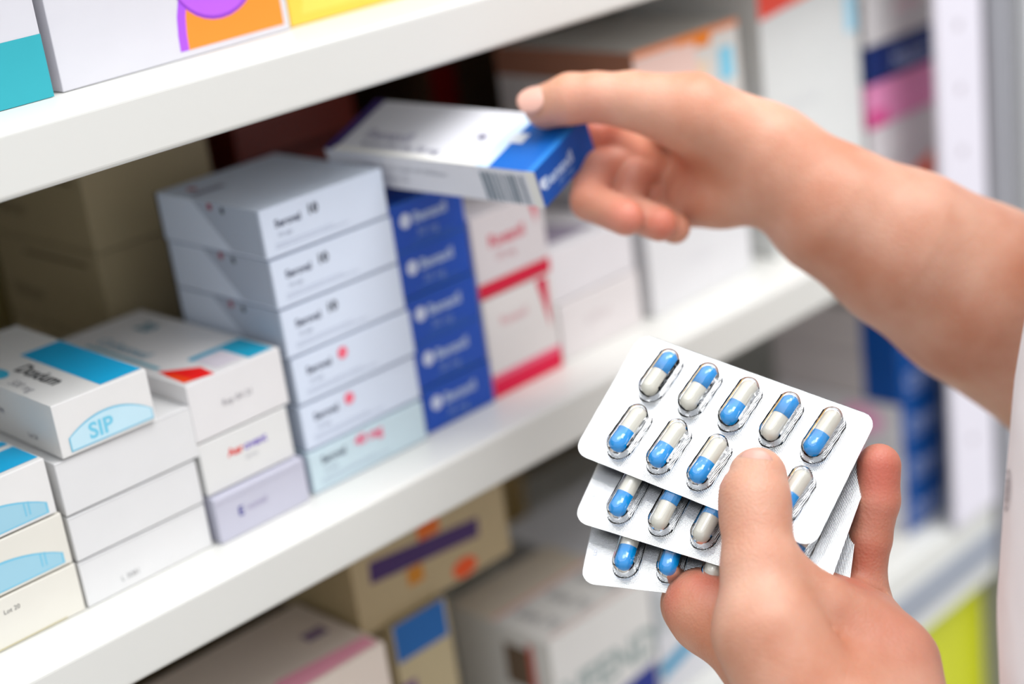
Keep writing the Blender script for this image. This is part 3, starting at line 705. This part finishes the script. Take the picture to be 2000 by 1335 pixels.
RH['arm'] = J((1905, 572, .695, 38), (2100, 690, .715, 42), (2330, 830, .74, 43))
RH['elbow'] = RH['arm'][-1][0]
LH = dict(
    k=0.012, thumb_k=0.010,
    palm=[J((1575, 1390, .552, 22), (1500, 1288, .568, 16), (1372, 1180, .590, 12.5)),
          J((1514, 1102, .561, 8.5), (1612, 1180, .563, 9.0), (1685, 1225, .568, 10)),
          J((1620, 1420, .552, 24), (1560, 1280, .570, 16), (1480, 1170, .608, 12)),
          J((1680, 1440, .552, 20), (1630, 1300, .570, 15), (1580, 1165, .606, 11.5)),
          J((1745, 1440, .550, 22), (1728, 1300, .566, 18), (1685, 1190, .590, 11.0)),
          J((1650, 1250, .568, 15), (1640, 1300, .568, 17)),
          J((1600, 1150, .577, 7), (1660, 1178, .580, 8)),
          J((1380, 1200, .588, 12.5), (1352, 1175, .600, 10.0)),
          J((1640, 1420, .552, 27), (1720, 1600, .548, 26), (1850, 1900, .52, 33), (2050, 2350, .48, 40))],
    thumb=[J((1590, 1400, .546, 21), (1500, 1230, .553, 18.5), (1484, 1110, .561, 13.0), (1476, 1010, .5685, 11.6), (1475, 975, .571, 11.8), (1480, 930, .5745, 10.1)),
           J((1447, 958, .5725, 7.2), (1455, 1010, .571, 8.0))],
    fingers=[J((1356, 1184, .600, 10.5), (1392, 1085, .612, 8.6), (1440, 1010, .616, 7.9), (1488, 965, .617, 7.3)),
             J((1480, 1170, .603, 10.5), (1496, 1050, .613, 8.8), (1525, 970, .616, 8.0), (1552, 915, .619, 7.4)),
             J((1570, 1170, .600, 10), (1586, 1055, .609, 8.6), (1600, 975, .612, 7.9), (1612, 925, .614, 7.2)),
             J((1678, 1165, .594, 9.4), (1686, 1125, .592, 8.1), (1696, 1052, .590, 8.0), (1697, 1050, .590, 7.9), (1712, 978, .588, 8.0), (1713, 975, .588, 7.8), (1717, 908, .588, 7.7))],
    grooves=[([(1640, 1110, .579), (1680, 1122, .577), (1728, 1160, .582)], 0.0009, 0.0022),
             ([(1652, 1052, .576), (1690, 1066, .574), (1732, 1066, .578)], 0.0008, 0.002),
             ([(1668, 972, .576), (1705, 984, .573), (1748, 984, .577)], 0.0008, 0.002),
             ([(1650, 1170, .570), (1700, 1172, .5725), (1740, 1190, .578)], 0.0007, 0.002),
             ([(1545, 1065, .560), (1530, 1095, .5555), (1508, 1118, .549)], 0.0009, 0.003),
             ([(1632, 1208, .5500), (1618, 1236, .5482)], 0.0007, 0.0022), ([(1662, 1200, .5510), (1655, 1226, .5495), (1640, 1240, .5480)], 0.0007, 0.0022), ([(1690, 1212, .5560), (1684, 1240, .5540), (1668, 1262, .5520)], 0.0007, 0.0022),
             ([(1410, 938, .566), (1432, 934, .5608), (1450, 938, .5590)], 0.0008, 0.002),
             ([(1412, 950, .566), (1440, 947, .5600)], 0.0007, 0.0018),
             ([(1452, 893, .5665), (1480, 886, .5652), (1508, 894, .5665)], 0.0006, 0.0012)])
LH['thumb_root'] = at(1490, 1190, .56)
LH['arm'] = J((1720, 1600, .548, 26), (1850, 1900, .52, 33), (2050, 2350, .48, 40))
LH['elbow'] = LH['arm'][-1][0]
FLUSH = [(at(1235, 425, .67), .012, .6), (at(1298, 440, .672), .012, .6), (at(1165, 265, .70), .012, .6), (at(1720, 920, .58), .016, .75), (at(1150, 240, .67), .012, .35),
         (at(1705, 1000, .58), .012, .4), (at(1690, 1090, .58), .012, .45), (at(1660, 1150, .575), .014, .5), (at(1380, 1120, .58), .010, .6), (at(1310, 1160, .585), .008, .5), (at(1250, 280, .69), .02, .4),
         (at(1200, 340, .69), .02, .35), (at(1745, 1260, .56), .02, .3)]
NAILS = [(at(1046, 200, .6765), at(1090, 200, .680) - at(1046, 207, .683), (0, 0, 0), (0, 0, 0), .006, .0055)]
def _nail(tip, back, look, lift, a, b):
    t, k, n = np.array(tip), np.array(back), np.array(look)
    u = (t - k) / np.linalg.norm(t - k); n = n - u * (n @ u); n /= np.linalg.norm(n); v = np.cross(n, u)
    return (t + n * lift, u, v, n, a, b)
NAILS = [_nail(at(1050, 211, .6835), at(1115, 193, .679), -ROT[2] * 0.95 - ROT[1] * 0.45, .0089, .0062, .0066),
         _nail(at(1482, 916, .5750), at(1475, 975, .571), -ROT[2] * 0.10 - ROT[1] * 1.0, .0092, .0046, .0062)]


def hand_field(H):
    def f(P):
        d = None
        for ch in H['palm']:
            e = chain(P, ch, 0.006); d = e if d is None else smin(d, e, H['k'])
        fing = None
        for ch in H['fingers']:
            e = chain(P, ch, 0.0022)
            dist = np.sqrt(((P - ch[0][0]) ** 2).sum(1))
            k = 0.0012 + 0.011 * np.exp(-(dist / 0.017) ** 2)
            d2 = smin(d, e, k)
            fing = d2 if fing is None else np.minimum(fing, d2)
        d = fing if fing is not None else d
        for ch in H.get('thumb', []):
            e = chain(P, ch, 0.004)
            dist = np.sqrt(((P - H['thumb_root']) ** 2).sum(1))
            d = smin(d, e, 0.0015 + H['thumb_k'] * np.exp(-(dist / H.get('thumb_fall', 0.030)) ** 2))
        for pts, r_, k in H['grooves']:
            d = smax(d, -tube_groove(P, pts, r_), k)
        return d
    return f

fR = hand_field(RH); fL = hand_field(LH)

TS = [at(1912, 1335, 0.50), at(1926, 1150, 0.50), at(1950, 900, 0.50), at(1966, 810, 0.50), at(2000, 640, 0.50)]
RHH = np.array([0.7083, -0.7059, 0.0]); FHH = np.array([0.7059, 0.7083, 0.0])
tz = np.array([p[2] for p in TS]); tc = np.stack([p + RHH * 0.118 for p in TS])
zz = np.concatenate([[tz[0] - 0.40], tz, [tz[-1] + 0.22]])
cc = np.concatenate([[tc[0] + RHH * 0.0], tc, [tc[-1] + RHH * 0.05]])
def torso_centre(z): return np.stack([np.interp(z, zz, cc[:, 0]), np.interp(z, zz, cc[:, 1])], 1)
def torso(P, grow):
    c = torso_centre(P[:, 2]); dx = P[:, 0] - c[:, 0]; dy = P[:, 1] - c[:, 1]
    u = dx * RHH[0] + dy * RHH[1]; v = dx * FHH[0] + dy * FHH[1]
    a = 0.104 + grow; b = 0.135 + grow
    q = np.sqrt((u / a) ** 2 + (v / b) ** 2); d = (q - 1) * a
    top = P[:, 2] - (zz[-1] + grow); bot = (zz[0] - grow) - P[:, 2]
    return smax(smax(d, top, 0.06), bot, 0.03)
c_top = tc[-1] + RHH * 0.05; ztop = zz[-1]
SHR = np.array([c_top[0], c_top[1], ztop - 0.045]) + FHH * 0.135; SHL = SHR - FHH * 0.27
NECK = np.array([c_top[0], c_top[1], ztop]) 
ER, EL = RH['elbow'], LH['elbow']
def body_f(P):
    d = torso(P, -0.004)
    d = smin(d, seg(P, SHR, ER, 0.046, 0.040), 0.03); d = smin(d, seg(P, SHL, EL, 0.046, 0.038), 0.03)
    d = smin(d, seg(P, NECK - np.array([0, 0, 0.02]), NECK + np.array([0, 0, 0.06]), 0.058, 0.052), 0.04)
    for H in (RH, LH):
        a, ra = H['arm'][-2]; b, rb = H['arm'][-1]; d = smin(d, seg(P, a, b, ra, rb), 0.02)
    return d
def coat_f(P):
    d = torso(P, 0.003)
    for s, e in ((SHR, ER), (SHL, EL)):
        d = smin(d, seg(P, s, s + (e - s) * 0.93, 0.060, 0.056), 0.05)
    z = P[:, 2]; w = np.sin(np.arctan2(P[:, 1] - c_top[1], P[:, 0] - c_top[0]) * 9 + z * 6) * 0.0018
    d = d + w * np.clip((0.15 - z) / 0.3, 0, 1)
    neck = seg(P, NECK - np.array([0, 0, 0.0]), NECK + np.array([0, 0, 0.12]), 0.070, 0.075)
    return smax(d, -neck, 0.01)

def bounds(chs, pad):
    pts = np.array([p for ch in chs for p, _ in ch]); return pts.min(0) - pad, pts.max(0) + pad

def np_mesh(name, parts, m, parent, flush=None):
    P = np.concatenate([p for p, _ in parts]); o = 0; Fs = []
    for p, q in parts: Fs.append(q + o); o += len(p)
    Fq = np.concatenate(Fs)
    me = bpy.data.meshes.new(name)
    me.vertices.add(len(P)); me.vertices.foreach_set('co', P.astype(np.float32).ravel())
    me.loops.add(Fq.size); me.loops.foreach_set('vertex_index', Fq.astype(np.int32).ravel())
    me.polygons.add(len(Fq)); me.polygons.foreach_set('loop_start', (np.arange(len(Fq)) * 4).astype(np.int32)); me.polygons.foreach_set('loop_total', np.full(len(Fq), 4, np.int32))
    me.update(calc_edges=True); me.validate()
    me.polygons.foreach_set('use_smooth', np.ones(len(me.polygons), bool)); me.materials.append(m)
    if flush is not None:
        at_ = me.attributes.new('flush', 'FLOAT', 'POINT'); at_.data.foreach_set('value', flush(P).astype(np.float32))
    return link(name, me, parent)

person = link('person', None); person.location = (0, 0, 0)
tag(person, 'person in a white coat reaching for a box and holding blister packs', 'person')
loR, hiR = bounds(RH['fingers'] + RH['thumb'] + [RH['arm'][:-1]], 0.045)
loL, hiL = bounds(LH['fingers'] + LH['thumb'] + [LH['arm'][:-1]], 0.045)
HS = 0.0012
partR = surface_net(fR, loR, hiR, HS); partL = surface_net(fL, loL, hiL, HS)
allp = np.array([SHR, SHL, ER, EL, [cc[0][0], cc[0][1], zz[0]], NECK + np.array([0, 0, 0.06])])
bl, bh = allp.min(0) - 0.16, allp.max(0) + 0.16
partB = surface_net(body_f, bl, bh, 0.006)
def flush(P):
    v = np.zeros(len(P))
    for c, r_, k in FLUSH:
        v = np.maximum(v, k * np.exp(-((P - c) ** 2).sum(1) / (r_ * r_)))
    return v
body = np_mesh('body', [partR, partL, partB], M_SKIN, person, flush)
coat = np_mesh('white_coat', [surface_net(coat_f, bl - 0.02, bh + 0.02, 0.005)], M_COAT, person)
coat['label'] = 'white cotton coat with a small grey stitched mark'
def nail(c, u, v, n, a, b):
    """A slightly domed fingernail: c centre, u along the finger, v across, n outwards."""
    c, u, v, n = [np.array(x, float) for x in (c, u, v, n)]
    bm = bmesh.new(); N = 9; g = []
    for i in range(N):
        row = []
        for j in range(N):
            s, t = i / (N - 1) * 2 - 1, j / (N - 1) * 2 - 1
            x = s * math.sqrt(1 - t * t / 2); y = t * math.sqrt(1 - s * s / 2)
            row.append(bm.verts.new(c + u * a * x + v * b * y - n * (0.0026 * y * y + 0.0006 * x * x)))
        g.append(row)
    for i in range(N - 1):
        for j in range(N - 1): bm.faces.new((g[i][j], g[i + 1][j], g[i + 1][j + 1], g[i][j + 1]))
    bmesh.ops.recalc_face_normals(bm, faces=bm.faces)
    if list(bm.faces)[40].normal.dot(Vector(n)) < 0: bmesh.ops.reverse_faces(bm, faces=bm.faces)
    bmesh.ops.solidify(bm, geom=bm.faces[:], thickness=0.0006)
    return finish('fingernail', bm, [M_NAIL], person, smooth=True)
for a in NAILS: nail(*a)
# small grey stitched mark on the coat: rings laid on the cloth surface
o_ = at(1969, 957, 0.30); dr = o_ - CAM; dr /= np.linalg.norm(dr); p_ = o_.copy()
for _ in range(200): p_ = p_ + dr * max(float(coat_f(p_[None])[0]), -0.002) * 0.6
g_ = np.array([float(coat_f((p_ + v)[None])[0]) for v in np.eye(3) * 0.001]) - float(coat_f(p_[None])[0]); g_ /= np.linalg.norm(g_)
up_ = np.array([0, 0, 1.0]); up_ -= g_ * (up_ @ g_); up_ /= np.linalg.norm(up_); sd_ = np.cross(up_, g_)
bm = bmesh.new()
def on_coat(u, v):
    q = p_ + sd_ * u + up_ * v
    for _ in range(8): q = q - g_ * float(coat_f(q[None])[0]) * 0.8
    return Vector(q + g_ * 0.0004)
for a_, b_, w_ in ((0.0085, 0.0062, 0.0009), (0.0050, 0.0036, 0.0012), (0.0018, 0.0016, 0.0012)):
    ri = [bm.verts.new(on_coat((a_ - w_) * math.cos(t * math.pi / 12), (b_ - w_) * math.sin(t * math.pi / 12))) for t in range(24)]
    ro = [bm.verts.new(on_coat(a_ * math.cos(t * math.pi / 12), b_ * math.sin(t * math.pi / 12))) for t in range(24)]
    for t in range(24): bm.faces.new((ri[t], ro[t], ro[(t + 1) % 24], ri[(t + 1) % 24]))
finish('embroidered_mark', bm, [mat('grey_thread', (150, 142, 146), 0.9)], coat)
